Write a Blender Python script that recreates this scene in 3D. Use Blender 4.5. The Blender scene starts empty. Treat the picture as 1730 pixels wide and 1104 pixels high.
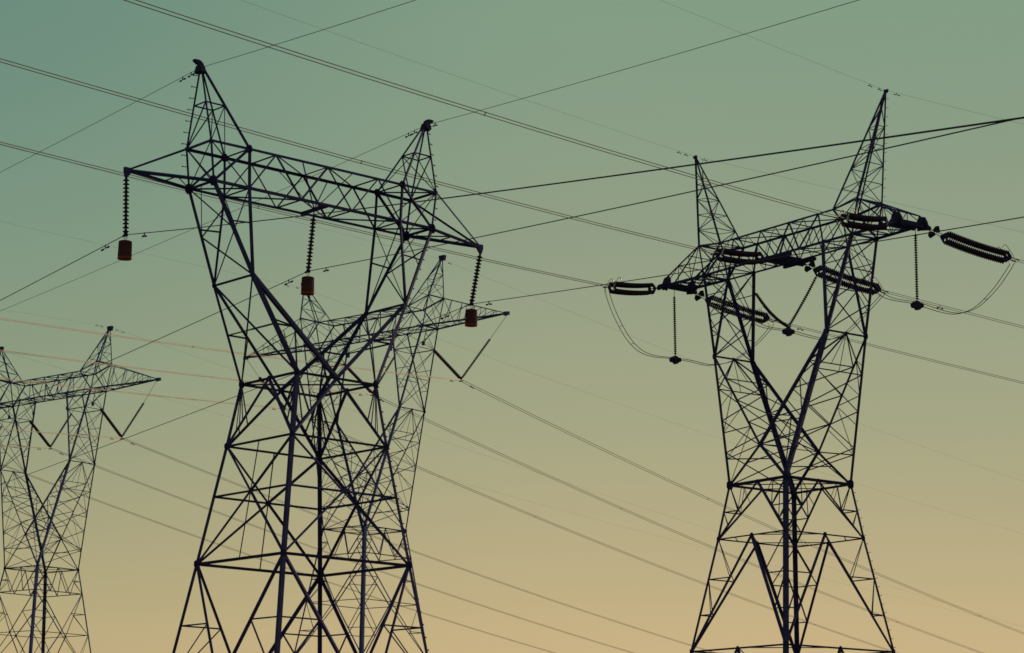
import bpy, math, random, json
from mathutils import Vector as V, Matrix
random.seed(7)
D = json.loads('''{"cam":[3946.657353,0.209036,0.013901],"tow":{"A":{"O":[-7.992,90.583,18.359],"yaw":0.70742,"q":{"a":1.893,"b":1.874,"xe":3.725,"ye":1.316,"ze":3.625,"x1":5.368,"x2":3.726,"x3":8.703,"x4":3.784,"x5":5.558,"d":0.853,"zb":7.138,"zt":8.717,"zo":8.71,"zp":7.071,"xa":5.617,"za":11.939,"a2":2.251,"b2":2.204,"z2":-2.476,"a1":2.959,"b1":2.906,"z1":-7.107}},"B":{"O":[17.667,146.158,22.638],"yaw":-0.96222,"q":{"a":2.657,"b":2.704,"xe":5.379,"ye":1.634,"ze":8.907,"x1":7.159,"x2":4.512,"x3":11.18,"x4":5.493,"x5":7.675,"d":1.04,"zb":14.733,"zt":16.639,"zo":16.881,"zp":14.784,"xa":9.279,"za":23.638,"a1":3.181,"b1":3.215,"z1":-3.41,"a0":4.417,"b0":4.406,"z0":-10.443,"yn":2.456,"zn":2.341}},"C":{"O":[-13.025,209.754,27.14],"yaw":-0.71497,"q":{"a":2.612,"b":2.615,"xe":5.554,"ye":1.617,"ze":10.49,"x1":7.551,"x2":3.809,"x3":16.642,"x4":5.704,"x5":8.219,"d":0.996,"zb":17.728,"zt":19.735,"zo":20.46,"zp":17.811,"xa":8.859,"za":24.045,"a1":2.96,"b1":2.974,"z1":-2.431,"a2":3.547,"b2":3.552,"z2":-6.599}},"D":{"O":[-47.536,237.844,26.126],"yaw":-0.70383,"q":{"a":2.612,"b":2.615,"xe":5.554,"ye":1.617,"ze":10.49,"x1":7.551,"x2":3.809,"x3":16.642,"x4":5.704,"x5":8.219,"d":0.996,"zb":17.728,"zt":19.735,"zo":20.46,"zp":17.811,"xa":8.859,"za":24.045,"a1":2.96,"b1":2.974,"z1":-2.431,"a2":3.547,"b2":3.552,"z2":-6.599}}},"w":{"A_R":[[-14.527,84.995,22.94,2.75585,-0.20892,0.0001547,62],[-8.136,90.46,22.924,2.75585,-0.15654,0.0001547,56],[-1.719,95.947,22.897,2.75585,-0.14856,0.0001547,50]],"A_L":[[-14.527,84.995,22.94,-0.67472,-0.08527,0.0002368,32],[-8.136,90.46,22.924,-0.67472,-0.08935,0.0002368,50],[-1.719,95.947,22.897,-0.67472,-0.08674,0.0002368,71]],"A_ER":[[-12.261,86.932,30.178,2.72551,-0.20948,0.0002027,53],[-3.723,94.233,30.178,2.72551,-0.16713,0.0002027,50]],"A_EL":[[-12.261,86.932,30.178,-0.6657,-0.03731,0.0002779,41],[-3.723,94.233,30.178,-0.6657,-0.04984,0.0002779,68]],"B_IN":[[6.434,149.931,36.167,-2.44885,-0.05627,0.0003278,62],[12.697,140.604,36.219,-2.44885,-0.05769,0.0003278,65],[19.147,131.501,36.171,-2.44885,-0.06009,0.0003278,71]],"B_OUT":[[17.767,157.977,35.867,1.22184,-0.14794,0.0002166,38],[24.02,148.754,35.909,1.22184,-0.14485,0.0002166,26],[30.604,139.651,35.942,1.22184,-0.14996,0.0002166,17]],"B_EI":[[12.362,153.771,46.276,-2.45132,-0.03759,0.0002568,71],[22.972,138.545,46.276,-2.45132,-0.04745,0.0002568,59]],"B_EO":[[12.362,153.771,46.276,1.22461,-0.11172,0.0001677,44],[22.972,138.545,46.276,1.22461,-0.10685,0.0001677,26]],"C_IN":[[-21.364,216.994,39.431,3.70505,-0.09798,0.0002334,59],[-12.633,209.414,39.507,3.70505,-0.1023,0.0002334,68],[-4.417,202.281,39.598,3.70505,-0.10475,0.0002334,74]],"C_OUT":[[-21.364,216.994,39.431,0.72225,-0.18731,0.0003255,200],[-12.633,209.414,39.507,0.72225,-0.19018,0.0003255,173],[-4.417,202.281,39.598,0.72225,-0.18892,0.0003255,149]],"D_IN":[[-47.278,237.626,38.554,3.70195,-0.11318,0.0001643,32],[-38.788,230.419,38.548,3.70195,-0.09752,0.0001643,41]],"D_OUT":[[-55.768,244.832,38.561,0.7204,-0.1893,0.0003514,296],[-47.278,237.626,38.554,0.7204,-0.18809,0.0003514,272],[-38.788,230.419,38.548,0.7204,-0.18648,0.0003514,248]],"C_EI":[[-19.715,215.562,50.735,3.70479,-0.0684,0.0001086,62],[-6.335,203.946,50.935,3.70479,-0.0684,0.0001086,74]],"C_EO":[[-19.715,215.562,50.735,0.71663,-0.09782,0.0002095,200],[-6.335,203.946,50.935,0.71663,-0.0954,0.0002095,161]],"D_EI":[[-40.782,232.111,50.22,3.70505,-0.07688,9.88e-05,41]],"D_EO":[[-54.29,243.578,49.87,0.71466,-0.08191,8.97e-05,299],[-40.782,232.111,50.22,0.71466,-0.10745,8.97e-05,260]]},"jh":[[11.12,155.554,32.743],[17.681,146.138,32.813],[24.277,136.671,32.535]],"jt":[[11.05,155.654,37.051],[[15.891,148.707,35.584],[19.212,143.94,35.625],[15.257,149.616,36.98],[19.566,143.433,36.279]],[24.268,136.685,36.785]],"jump":[[[6.146,149.586,36.123],[6.397,149.887,35.238],[6.939,150.537,34.111],[7.733,151.49,33.005],[8.576,152.501,32.42],[9.556,153.677,32.306],[11.12,155.554,32.538],[12.319,155.991,32.436],[13.566,156.446,32.296],[15.159,157.026,32.721],[16.687,157.583,33.932],[17.674,157.943,35.022],[17.977,158.053,35.51]],[[12.453,140.332,36.073],[13.059,141.005,35.226],[13.709,141.726,34.082],[14.695,142.822,32.94],[15.742,143.985,32.406],[17.678,146.135,32.581],[18.994,146.679,32.365],[20.4,147.26,32.272],[21.625,147.765,32.862],[22.874,148.281,34.167],[23.8,148.663,35.212],[24.265,148.855,35.737]],[[18.825,131.176,36.046],[19.29,131.645,35.216],[20.153,132.515,33.882],[21.027,133.396,32.751],[22.173,134.551,32.209],[24.251,136.645,32.347],[25.838,137.406,32.064],[27.013,137.96,32.055],[28.214,138.525,32.6],[29.447,139.106,33.821],[30.289,139.502,34.967],[30.715,139.703,35.619]]],"tin":[[10.422,154.736,37.421],[16.814,145.563,37.371],[23.205,136.39,37.421]],"tou":[[12.129,155.925,37.421],[18.52,146.753,37.371],[24.912,137.58,37.421]],"pv":[[-14.527,84.995,22.94],[-8.136,90.46,22.924],[-1.719,95.947,22.897]],"V":{"C":[[[-21.367,216.997,39.516],[-24.07,219.344,42.818],[-25.529,220.61,44.892],[-19.545,215.415,42.533],[-19.034,214.972,43.359]],[[-12.636,209.417,39.617],[-15.481,211.887,42.806],[-15.851,212.208,43.478],[-10.526,207.585,42.828],[-10.207,207.308,43.46]],[[-4.419,202.283,39.704],[-6.945,204.476,42.717],[-7.562,205.012,43.573],[-1.9,200.096,42.909],[-0.427,198.817,44.824]]],"D":[[[-55.771,244.835,38.626],[-59.08,247.643,41.804],[-59.609,248.092,42.516],[-53.579,242.974,41.676],[-53.418,242.837,42.603]],[[-47.284,237.631,38.647],[-49.982,239.921,41.713],[-50.708,240.537,42.559],[-44.894,235.602,41.847],[-44.36,235.148,42.45]],[[-38.793,230.423,38.638],[-41.432,232.663,41.871],[-42.178,233.296,42.641],[-36.42,228.408,41.791],[-35.052,227.247,43.862]]]},"damp":[["A_L",0,1.53],["A_R",0,3.1],["A_L",1,1.38],["A_R",1,2.36],["A_L",2,1.83],["A_R",2,2.0],["A_EL",0,0.72],["A_EL",0,1.36],["A_EL",1,0.84],["A_EL",1,1.26],["A_ER",1,1.0],["C_IN",2,1.5],["C_OUT",2,1.41],["C_IN",1,1.83],["C_OUT",1,1.25],["C_IN",0,1.53],["C_OUT",0,1.55],["D_IN",1,1.44],["D_OUT",2,1.43],["D_IN",0,1.63],["D_OUT",1,1.46],["B_OUT",1,4.43],["B_OUT",0,2.41],["B_EI",0,1.92],["B_EI",0,1.09],["B_EO",0,0.69],["B_EI",1,1.89],["B_EI",1,0.76],["B_EO",1,0.76],["C_EI",0,2.54],["C_EI",0,1.09],["C_EO",1,1.0],["D_EI",0,1.25],["D_EI",0,1.95],["D_EO",1,0.92],["D_EO",1,1.7]]}''')
C = bpy.context.scene.collection
scene = bpy.context.scene

# ------------------------------------------------------------------ camera
FPX, PITCH, ROLL = D['cam']
CAM = V((0, 0, 1.6))
fw = V((0, math.cos(PITCH), math.sin(PITCH)))
rx = V((1, 0, 0)); up = rx.cross(fw)
X = rx * math.cos(ROLL) + up * math.sin(ROLL)
U = up * math.cos(ROLL) - rx * math.sin(ROLL)
cd = bpy.data.cameras.new('camera'); co = bpy.data.objects.new('camera', cd); C.objects.link(co)
co.matrix_world = Matrix(((X.x, U.x, -fw.x, CAM.x), (X.y, U.y, -fw.y, CAM.y), (X.z, U.z, -fw.z, CAM.z), (0, 0, 0, 1)))
cd.sensor_width = 36; cd.lens = 36 * FPX / 1730; cd.clip_start = 0.1; cd.clip_end = 9000
scene.camera = co

# ------------------------------------------------------------------ sky, sun, exposure
SUN_EL, SUN_AZ = math.radians(12), math.radians(52)      # azimuth from the view direction (+Y), negative = left
def lin(c):
    return tuple(((x/255)/12.92 if x/255 <= 0.04045 else ((x/255+0.055)/1.055)**2.4) for x in c) + (1,)
w = bpy.data.worlds.new('World'); scene.world = w; w.use_nodes = True
nt = w.node_tree; nt.nodes.clear(); N = nt.nodes.new; LK = nt.links.new
def node(t, **k):
    n = N(t)
    for a, b in k.items(): setattr(n, a, b)
    return n
def mth(op, a, b=None, c=None):
    n = node('ShaderNodeMath', operation=op)
    for i, s in enumerate((a, b, c)):
        if s is None: continue
        if isinstance(s, (int, float)): n.inputs[i].default_value = s
        else: LK(s, n.inputs[i])
    return n.outputs[0]
tc = node('ShaderNodeTexCoord'); sp = node('ShaderNodeSeparateXYZ'); LK(tc.outputs['Generated'], sp.inputs[0])
el = mth('DIVIDE', mth('MULTIPLY', mth('ARCSINE', sp.outputs['Z']), 180/math.pi), 45.0)      # 0..1 = 0..45 degrees up
az = mth('MULTIPLY', mth('ARCTAN2', sp.outputs['X'], sp.outputs['Y']), 180/math.pi)
def ramp(stops, fac):
    # monotone cubic through the stops, sampled finely, so that the sky shows no bands
    xs = [p for p, c in stops]; m = []
    for ch in range(3):
        ys = [c[ch] for p, c in stops]; d = [(ys[i+1]-ys[i])/(xs[i+1]-xs[i]) for i in range(len(xs)-1)]
        m.append([d[0]]+[0 if d[i]*d[i+1] <= 0 else 2*d[i]*d[i+1]/(d[i]+d[i+1]) for i in range(len(d)-1)]+[d[-1]])
    def at(p, ch):
        i = max(j for j in range(len(xs)-1) if xs[j] <= p); h = xs[i+1]-xs[i]; t = (p-xs[i])/h; a, b = stops[i][1][ch], stops[i+1][1][ch]
        return a*(2*t**3-3*t*t+1)+b*(3*t*t-2*t**3)+h*m[ch][i]*(t**3-2*t*t+t)+h*m[ch][i+1]*(t**3-t*t)
    stops = [(p, tuple(at(p, ch) for ch in range(3))) for p in [k*.9 for k in range(25)]+[26, 30, 36, 44.9]]
    n = node('ShaderNodeValToRGB'); cr = n.color_ramp; cr.interpolation = 'LINEAR'
    while len(cr.elements) < len(stops): cr.elements.new(0.5)
    for e, (p, c) in zip(cr.elements, stops): e.position = p/45; e.color = lin(c)
    LK(fac, n.inputs[0]); return n.outputs[0]
warm = ramp([(0, (211, 172, 122)), (4.0, (202, 178, 132)), (6.8, (184, 171, 131)), (9.6, (167, 167, 132)), (12, (155, 162, 132)), (14.5, (145, 158, 132)), (20, (131, 157, 132)), (45, (92, 128, 122))], el)
cool = ramp([(0, (206, 170, 122)), (4.0, (187, 170, 126)), (6.8, (166, 163, 126)), (9.6, (147, 157, 127)), (12, (134, 153, 127)), (14.5, (122, 149, 128)), (20, (106, 139, 124)), (45, (76, 110, 112))], el)
fac = node('ShaderNodeMapRange', interpolation_type='SMOOTHSTEP'); LK(az, fac.inputs[0])
fac.inputs[1].default_value = -15.5; fac.inputs[2].default_value = 3
mx = node('ShaderNodeMix', data_type='RGBA'); LK(fac.outputs[0], mx.inputs[0]); LK(cool, mx.inputs[6]); LK(warm, mx.inputs[7])
sky = node('ShaderNodeTexSky', sky_type='NISHITA', sun_disc=False, sun_elevation=SUN_EL, sun_rotation=SUN_AZ)
mp = node('ShaderNodeMapping'); LK(tc.outputs['Generated'], mp.inputs[0]); mp.inputs['Scale'].default_value = (3, 3, 16)
hz = node('ShaderNodeTexNoise'); LK(mp.outputs[0], hz.inputs['Vector']); hz.inputs['Scale'].default_value = 1.3; hz.inputs['Detail'].default_value = 4
bg1 = node('ShaderNodeBackground'); LK(mx.outputs[2], bg1.inputs[0]); LK(mth('MULTIPLY_ADD', hz.outputs['Fac'], 0.06, 0.945), bg1.inputs[1])
bg2 = node('ShaderNodeBackground'); LK(sky.outputs[0], bg2.inputs[0]); bg2.inputs[1].default_value = 0.002
ad = node('ShaderNodeAddShader'); LK(bg1.outputs[0], ad.inputs[0]); LK(bg2.outputs[0], ad.inputs[1])
ow = node('ShaderNodeOutputWorld'); LK(ad.outputs[0], ow.inputs[0])

sd = bpy.data.lights.new('sun', 'SUN'); sd.energy = 2.2; sd.angle = math.radians(0.6); sd.color = (1, .80, .58)
so = bpy.data.objects.new('sun', sd); C.objects.link(so)
sv = V((math.sin(SUN_AZ)*math.cos(SUN_EL), math.cos(SUN_AZ)*math.cos(SUN_EL), math.sin(SUN_EL)))
so.rotation_euler = sv.to_track_quat('Z', 'Y').to_euler(); so.location = (-60, 40, 90)
vs = scene.view_settings; vs.view_transform = 'Standard'; vs.look = 'None'; vs.exposure = 0; vs.gamma = 1; vs.use_curve_mapping = False
scene.cycles.filter_width = 1.6

# ------------------------------------------------------------------ materials
def material(name, col, rough=.6, metal=0., spec=.25, var=.25, scale=3., col2=None):
    m = bpy.data.materials.new(name); m.use_nodes = True
    t = m.node_tree; b = t.nodes['Principled BSDF']
    b.inputs['Roughness'].default_value = rough; b.inputs['Metallic'].default_value = metal
    b.inputs['Specular IOR Level'].default_value = spec
    tx = t.nodes.new('ShaderNodeTexCoord'); nz = t.nodes.new('ShaderNodeTexNoise'); nz.inputs['Scale'].default_value = scale; nz.inputs['Detail'].default_value = 5
    t.links.new(tx.outputs['Object'], nz.inputs['Vector'])
    r = t.nodes.new('ShaderNodeValToRGB'); r.color_ramp.elements[0].position = .3; r.color_ramp.elements[1].position = .7
    c2 = col2 or tuple(min(1, c*(1+var)) for c in col); c1 = tuple(c*(1-var) for c in col)
    r.color_ramp.elements[0].color = c1 + (1,); r.color_ramp.elements[1].color = c2 + (1,)
    t.links.new(nz.outputs['Fac'], r.inputs[0]); t.links.new(r.outputs[0], b.inputs['Base Color'])
    return m
M = dict(
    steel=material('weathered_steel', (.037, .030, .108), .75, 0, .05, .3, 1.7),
    steelfar=material('hazed_steel', (.044, .054, .17), .75, 0, .05, .3, 1.3),  # rear towers: distance haze put into a lighter, bluer base colour
    plate=material('plate_steel', (.026, .021, .064), .8, 0, .05, .25, 4),
    porc=material('brown_porcelain', (.042, .022, .050), .6, 0, .08, .2, 6),
    drum=material('rusty_red_paint', (.066, .024, .030), .9, 0, .04, .3, 5),
    drumcap=material('drum_rim_red', (.22, .045, .022), .85, 0, .05, .35, 6),  # bottom rim, brighter red than the barrel
    cable=material('weathered_conductor', (.060, .040, .080), .8, 0, .05, .2, 2),
    alu=material('aluminium_conductor', (.17, .12, .10), .7, 0, .15, .2, 2),
    sunlit=material('sunlit_aluminium_conductor', (.95, .56, .40), .6, 0, .35, .15, 2),  # pink sunlight painted into the rear pylons' incoming wires; outgoing ones use alu
    brown=material('sunlit_brown_conductor', (.24, .15, .13), .7, 0, .15, .2, 2),  # warm sun glow painted into the right pylon's incoming wires
    brass=material('bright_horn_metal', (.55, .42, .27), .35, .5, .5, .1, 8),
    concrete=material('concrete', (.28, .26, .23), .9, 0, .2, .2, 2),
    field=material('dry_field', (.24, .19, .12), .95, 0, .1, .35, .02, (.34, .28, .18)),
)

# ------------------------------------------------------------------ mesh builder
class MB:
    def __init__(s): s.v = []; s.f = []
    def add(s, vs, fs):
        n = len(s.v); s.v += [tuple(p) for p in vs]; s.f += [tuple(i+n for i in f) for f in fs]
    def prism(s, prof, p, q, u, v):
        n = len(prof)
        vs = [p+u*a+v*b for a, b in prof] + [q+u*a+v*b for a, b in prof]
        s.add(vs, [(i, (i+1) % n, n+(i+1) % n, n+i) for i in range(n)] + [tuple(range(n-1, -1, -1)), tuple(range(n, 2*n))])
    def bar(s, p, q, w, box=False, ref=None):
        p = V(p); q = V(q); d = q-p
        if d.length < 1e-4: return
        d.normalize(); m = (p+q)/2
        r = V(ref) if ref else V((-m.x*1.0-.013, -m.y-.007, .05))
        r = r - d*r.dot(d)
        if r.length < 1e-3: r = d.orthogonal()
        r.normalize(); t = d.cross(r)
        if box:
            h = w/2; s.prism([(-h, -h), (h, -h), (h, h), (-h, h)], p, q, r, t)
        else:
            u = (r+t).normalized(); v = (r-t).normalized(); k = max(.11*w, .008); o = -w*.35
            s.prism([(o, o), (o+w, o), (o+w, o+k), (o+k, o+k), (o+k, o+w), (o, o+w)], p, q, u, v)
    def tube(s, pts, r, n=6):
        pts = [V(p) for p in pts]; vs = []; fs = []; ref = V((.11, .07, 1)).normalized()
        for i, p in enumerate(pts):
            d = (pts[min(i+1, len(pts)-1)]-pts[max(i-1, 0)]).normalized()
            u = d.cross(ref)
            if u.length < .05: u = d.cross(V((1, .2, 0)))
            u.normalize(); v = u.cross(d)
            for j in range(n):
                a = 2*math.pi*j/n; vs.append(p+(u*math.cos(a)+v*math.sin(a))*r)
        for i in range(len(pts)-1):
            for j in range(n):
                fs.append((i*n+j, i*n+(j+1) % n, (i+1)*n+(j+1) % n, (i+1)*n+j))
        fs.append(tuple(range(n-1, -1, -1))); fs.append(tuple(range((len(pts)-1)*n, len(pts)*n)))
        s.add(vs, fs)
    def lathe(s, prof, p, d, n=14):
        """prof: (distance along d, radius)"""
        p = V(p); d = V(d).normalized(); u = d.orthogonal().normalized(); v = d.cross(u); vs = []; fs = []
        for h, r in prof:
            for j in range(n):
                a = 2*math.pi*j/n; vs.append(p+d*h+(u*math.cos(a)+v*math.sin(a))*max(r, .001))
        for i in range(len(prof)-1):
            for j in range(n): fs.append((i*n+j, i*n+(j+1) % n, (i+1)*n+(j+1) % n, (i+1)*n+j))
        fs.append(tuple(range(n-1, -1, -1))); fs.append(tuple(range((len(prof)-1)*n, len(prof)*n)))
        s.add(vs, fs)
    def plate(s, pts, th):
        pts = [V(p) for p in pts]; nrm = (pts[1]-pts[0]).cross(pts[2]-pts[1]).normalized()
        n = len(pts); vs = [p-nrm*th/2 for p in pts]+[p+nrm*th/2 for p in pts]
        s.add(vs, [tuple(range(n-1, -1, -1)), tuple(range(n, 2*n))]+[(i, (i+1) % n, n+(i+1) % n, n+i) for i in range(n)])
    def lace(s, a0, a1, b0, b1, n, w, mode='z', rungs=False, flip=0, box=False):
        a0, a1, b0, b1 = V(a0), V(a1), V(b0), V(b1)
        A = [a0.lerp(a1, i/n) for i in range(n+1)]; B = [b0.lerp(b1, i/n) for i in range(n+1)]
        for i in range(n):
            if mode == 'x': s.bar(A[i], B[i+1], w); s.bar(B[i], A[i+1], w*.98)
            elif (i+flip) % 2 == 0: s.bar(A[i], B[i+1], w)
            else: s.bar(B[i], A[i+1], w)
            if rungs and i > 0: s.bar(A[i], B[i], w*.9)
    def mesh(s, name):
        me = bpy.data.meshes.new(name); me.from_pydata(s.v, [], s.f); me.validate(); me.update()
        return me
def link(name, me, mat, parent=None):
    o = bpy.data.objects.new(name, me); C.objects.link(o)
    if mat and not me.materials: me.materials.append(mat)
    if parent: o.parent = parent
    return o
def obj(name, mb, mat, parent=None, smooth=False):
    me = mb.mesh(name)
    if smooth:
        for p in me.polygons: p.use_smooth = True
    return link(name, me, mat, parent)
def tag(o, label, cat, group=None):
    o['label'] = label; o['category'] = cat
    if group: o['group'] = group
    return o
def thing(name, label, cat, loc=(0, 0, 0), rz=0, group=None):
    o = bpy.data.objects.new(name, None); C.objects.link(o); o.location = loc; o.rotation_euler = (0, 0, rz); o.empty_display_size = .5
    return tag(o, label, cat, group)
def smooth_path(pts, n=6):
    P = [V(p) for p in pts]; P = [P[0]*2-P[1]]+P+[P[-1]*2-P[-2]]; out = []
    for i in range(1, len(P)-2):
        a, b, c, d = P[i-1:i+3]
        for k in range(n):
            t = k/n
            out.append(.5*((2*b)+(c-a)*t+(2*a-5*b+4*c-d)*t*t+(3*b-a-3*c+d)*t**3))
    return out+[P[-2]]

# ------------------------------------------------------------------ ground
def ground():
    n = 24; S = 3000; mb = MB(); vs = []; fs = []
    for j in range(n+1):
        for i in range(n+1): vs.append((-S+2*S*i/n, -S+2*S*j/n, 0))
    for j in range(n):
        for i in range(n): a = j*(n+1)+i; fs.append((a, a+1, a+n+2, a+n+1))
    mb.add(vs, fs); o = obj('ground', mb, M['field']); o['kind'] = 'structure'
ground()

# ------------------------------------------------------------------ pylons
class Pylon:
    def __init__(s, t, name, label, group, steel):
        T = D['tow'][t]; s.q = T['q']; s.O = V(T['O']); s.yaw = T['yaw']; s.st = steel
        s.root = thing(name, label, 'pylon', (s.O.x, s.O.y, 0), s.yaw, group); s.zo = s.O.z
        s.nodes = []
    def P(s, x, y, z): return V((x, y, z+s.zo))
    def part(s, name, mb, mat=None, parent=None): return obj(name, mb, mat or s.st, parent or s.root)
    def gussets(s, nodes, size):
        """one plate mesh per joint; a second, crossed plate where two faces meet"""
        for (p, k, axes) in nodes:
            mb = MB(); r = size*k
            for ax in axes:
                u, v = ((V((1, 0, 0)), V((0, 0, 1))) if ax == 'y' else (V((0, 1, 0)), V((0, 0, 1))) if ax == 'x' else (V((1, 0, 0)), V((0, 1, 0))))
                mb.plate([p+u*r*a+v*r*b for a, b in ((-1, -.55), (-.6, -1.1), (.6, -1.1), (1, -.55), (1, .6), (.55, 1.1), (-.55, 1.1), (-1, .6))], .035 if ax == 'y' else .03)
            s.part('gusset_plate', mb, M['plate'])
    def bolts(s, path, step, outs, ln=.2, r=.016):
        me = None; acc = 0
        for (a, b), out in zip(zip(path[:-1], path[1:]), outs):
            L = (b-a).length; t = acc
            while t < L:
                if me is None:
                    mb = MB(); mb.tube([(0, 0, 0), (ln, 0, 0)], r, 5); mb.tube([(ln, 0, 0), (ln+.03, 0, 0)], r*2, 5); me = mb.mesh('step_bolt')
                o = link('step_bolt', me, s.st, s.root); o.location = a.lerp(b, t/L); o.rotation_euler = (0, 0, math.atan2(out[1], out[0])); t += step
            acc = t-L
    def footings(s, h):
        for x, y in ((-h, -h), (h, -h), (h, h), (-h, h)):
            mb = MB(); mb.prism([(-.5, -.5), (.5, -.5), (.5, .5), (-.5, .5)], V((x, y, -.4)), V((x, y, .35)), V((1, 0, 0)), V((0, 1, 0))); s.part('footing', mb, M['concrete'])

def corner(s, a, b, z): return {(-1, -1): s.P(-a, -b, z), (1, -1): s.P(a, -b, z), (1, 1): s.P(a, b, z), (-1, 1): s.P(-a, b, z)}
CK = [(-1, -1), (1, -1), (1, 1), (-1, 1)]
def mid(a, b, t=.5): return V(a).lerp(V(b), t)

def peak(s, sg, rungs, wl, wr, cap=.3, beak=False):
    q = s.q; P = s.P(sg*q['xa'], 0, q['za']); B = {}
    for f in (-1, 1): B['o', f] = s.P(sg*q['x5'], f*q['d'], q['zo']); B['i', f] = s.P(sg*q['x4'], f*q['d'], q['zt'])
    return P, B

def crossarm(s, n, wc, wl, plan_w, centre_beam, sub=False):
    q = s.q; d = q['d']; c = MB(); l = MB()
    for f in (-1, 1):
        c.bar(s.P(-q['x1'], f*d, q['zb']), s.P(q['x1'], f*d, q['zb']), wc, ref=(0, -f, 1))
        c.bar(s.P(-q['x4'], f*d, q['zt']), s.P(q['x4'], f*d, q['zt']), wc, ref=(0, -f, -1))
        for sg in (-1, 1): c.bar(s.P(sg*q['x4'], f*d, q['zt']), s.P(sg*q['x5'], f*d, q['zo']), wc, ref=(0, -f, -1))
        top = [s.P(-q['x4']+2*q['x4']*k, f*d, q['zt']) for k in [(i+.5)/(n/2) for i in range(n//2)]]
        bot = [s.P(-q['x2']+2*q['x2']*k, f*d, q['zb']) for k in [i/(n/2) for i in range(n//2+1)]]
        for i, t in enumerate(top):
            l.bar(bot[i], t, wl); l.bar(t, bot[i+1], wl)
            if sub:
                for b_ in (bot[i], bot[i+1]): m_ = mid(t, b_, .5); l.bar(m_, mid(t, top[max(0, min(len(top)-1, i+(1 if b_ is bot[i+1] else -1)))], .5), wl*.5); l.bar(m_, mid(bot[i], bot[i+1], .5), wl*.5)
    tf = [(-q['x4']+2*q['x4']*(i+.5)/(n/2)) for i in range(n//2)]
    for i, x in enumerate(tf):
        l.bar(s.P(x, -d, q['zt']), s.P(x, d, q['zt']), plan_w)
        if i: l.bar(s.P(tf[i-1], -d, q['zt']), s.P(x, d, q['zt']), plan_w)
    bx = [(-q['x2']+2*q['x2']*i/(n/2)) for i in range(n//2+1)]
    for i, x in enumerate(bx):
        l.bar(s.P(x, -d, q['zb']), s.P(x, d, q['zb']), plan_w)
        if i: l.bar(s.P(bx[i-1], d if i % 2 else -d, q['zb']), s.P(x, -d if i % 2 else d, q['zb']), plan_w*.95)
    if centre_beam:
        c.bar(s.P(0, -d, q['zb']-.02), s.P(0, d, q['zb']-.02), centre_beam, True)
        for f in (-1, 1):
            for sx in (-1, 1): l.bar(s.P(sx*q['x4']*.33, f*d, q['zt']), s.P(0, 0, q['zb']), plan_w*.8)
    ca = s.part('crossarm', c); s.part('crossarm_lacing', l, None, ca)
    # end boxes over the fork arms
    for sg in (-1, 1):
        b = MB()
        for f in (-1, 1):
            b.bar(s.P(sg*q['x5'], f*d, q['zo']), s.P(sg*q['x1'], f*d, q['zb']), wc*.8)
            b.bar(s.P(sg*q['x4'], f*d, q['zt']), s.P(sg*q['x1'], f*d, q['zb']), wc*1.05)
            b.bar(s.P(sg*q['x2'], f*d, q['zb']), s.P(sg*q['x5'], f*d, q['zo']), plan_w*.9)
        b.bar(s.P(sg*q['x5'], -d, q['zo']), s.P(sg*q['x5'], d, q['zo']), wc*.8)
        b.bar(s.P(sg*q['x4'], -d, q['zt']), s.P(sg*q['x4'], d, q['zt']), plan_w)
        b.bar(s.P(sg*q['x1'], -d, q['zb']), s.P(sg*q['x1'], d, q['zb']), wc*.8)
        b.bar(s.P(sg*q['x5'], -d, q['zo']), s.P(sg*q['x1'], d, q['zb']), plan_w*.8)
        b.bar(s.P(sg*q['x5'], d, q['zo']), s.P(sg*q['x1'], -d, q['zb']), plan_w*.8)
        b.bar(s.P(sg*q['x5'], -d, q['zo']), s.P(sg*q['x4'], d, q['zt']), plan_w*.9)
        b.bar(s.P(sg*q['x1'], -d, q['zb']), s.P(sg*q['x2'], d, q['zb']), plan_w)
        b.bar(s.P(sg*q['x1'], d, q['zb']), s.P(sg*q['x2'], -d, q['zb']), plan_w)
        s.part('end_frame', b)
    return ca

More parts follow.
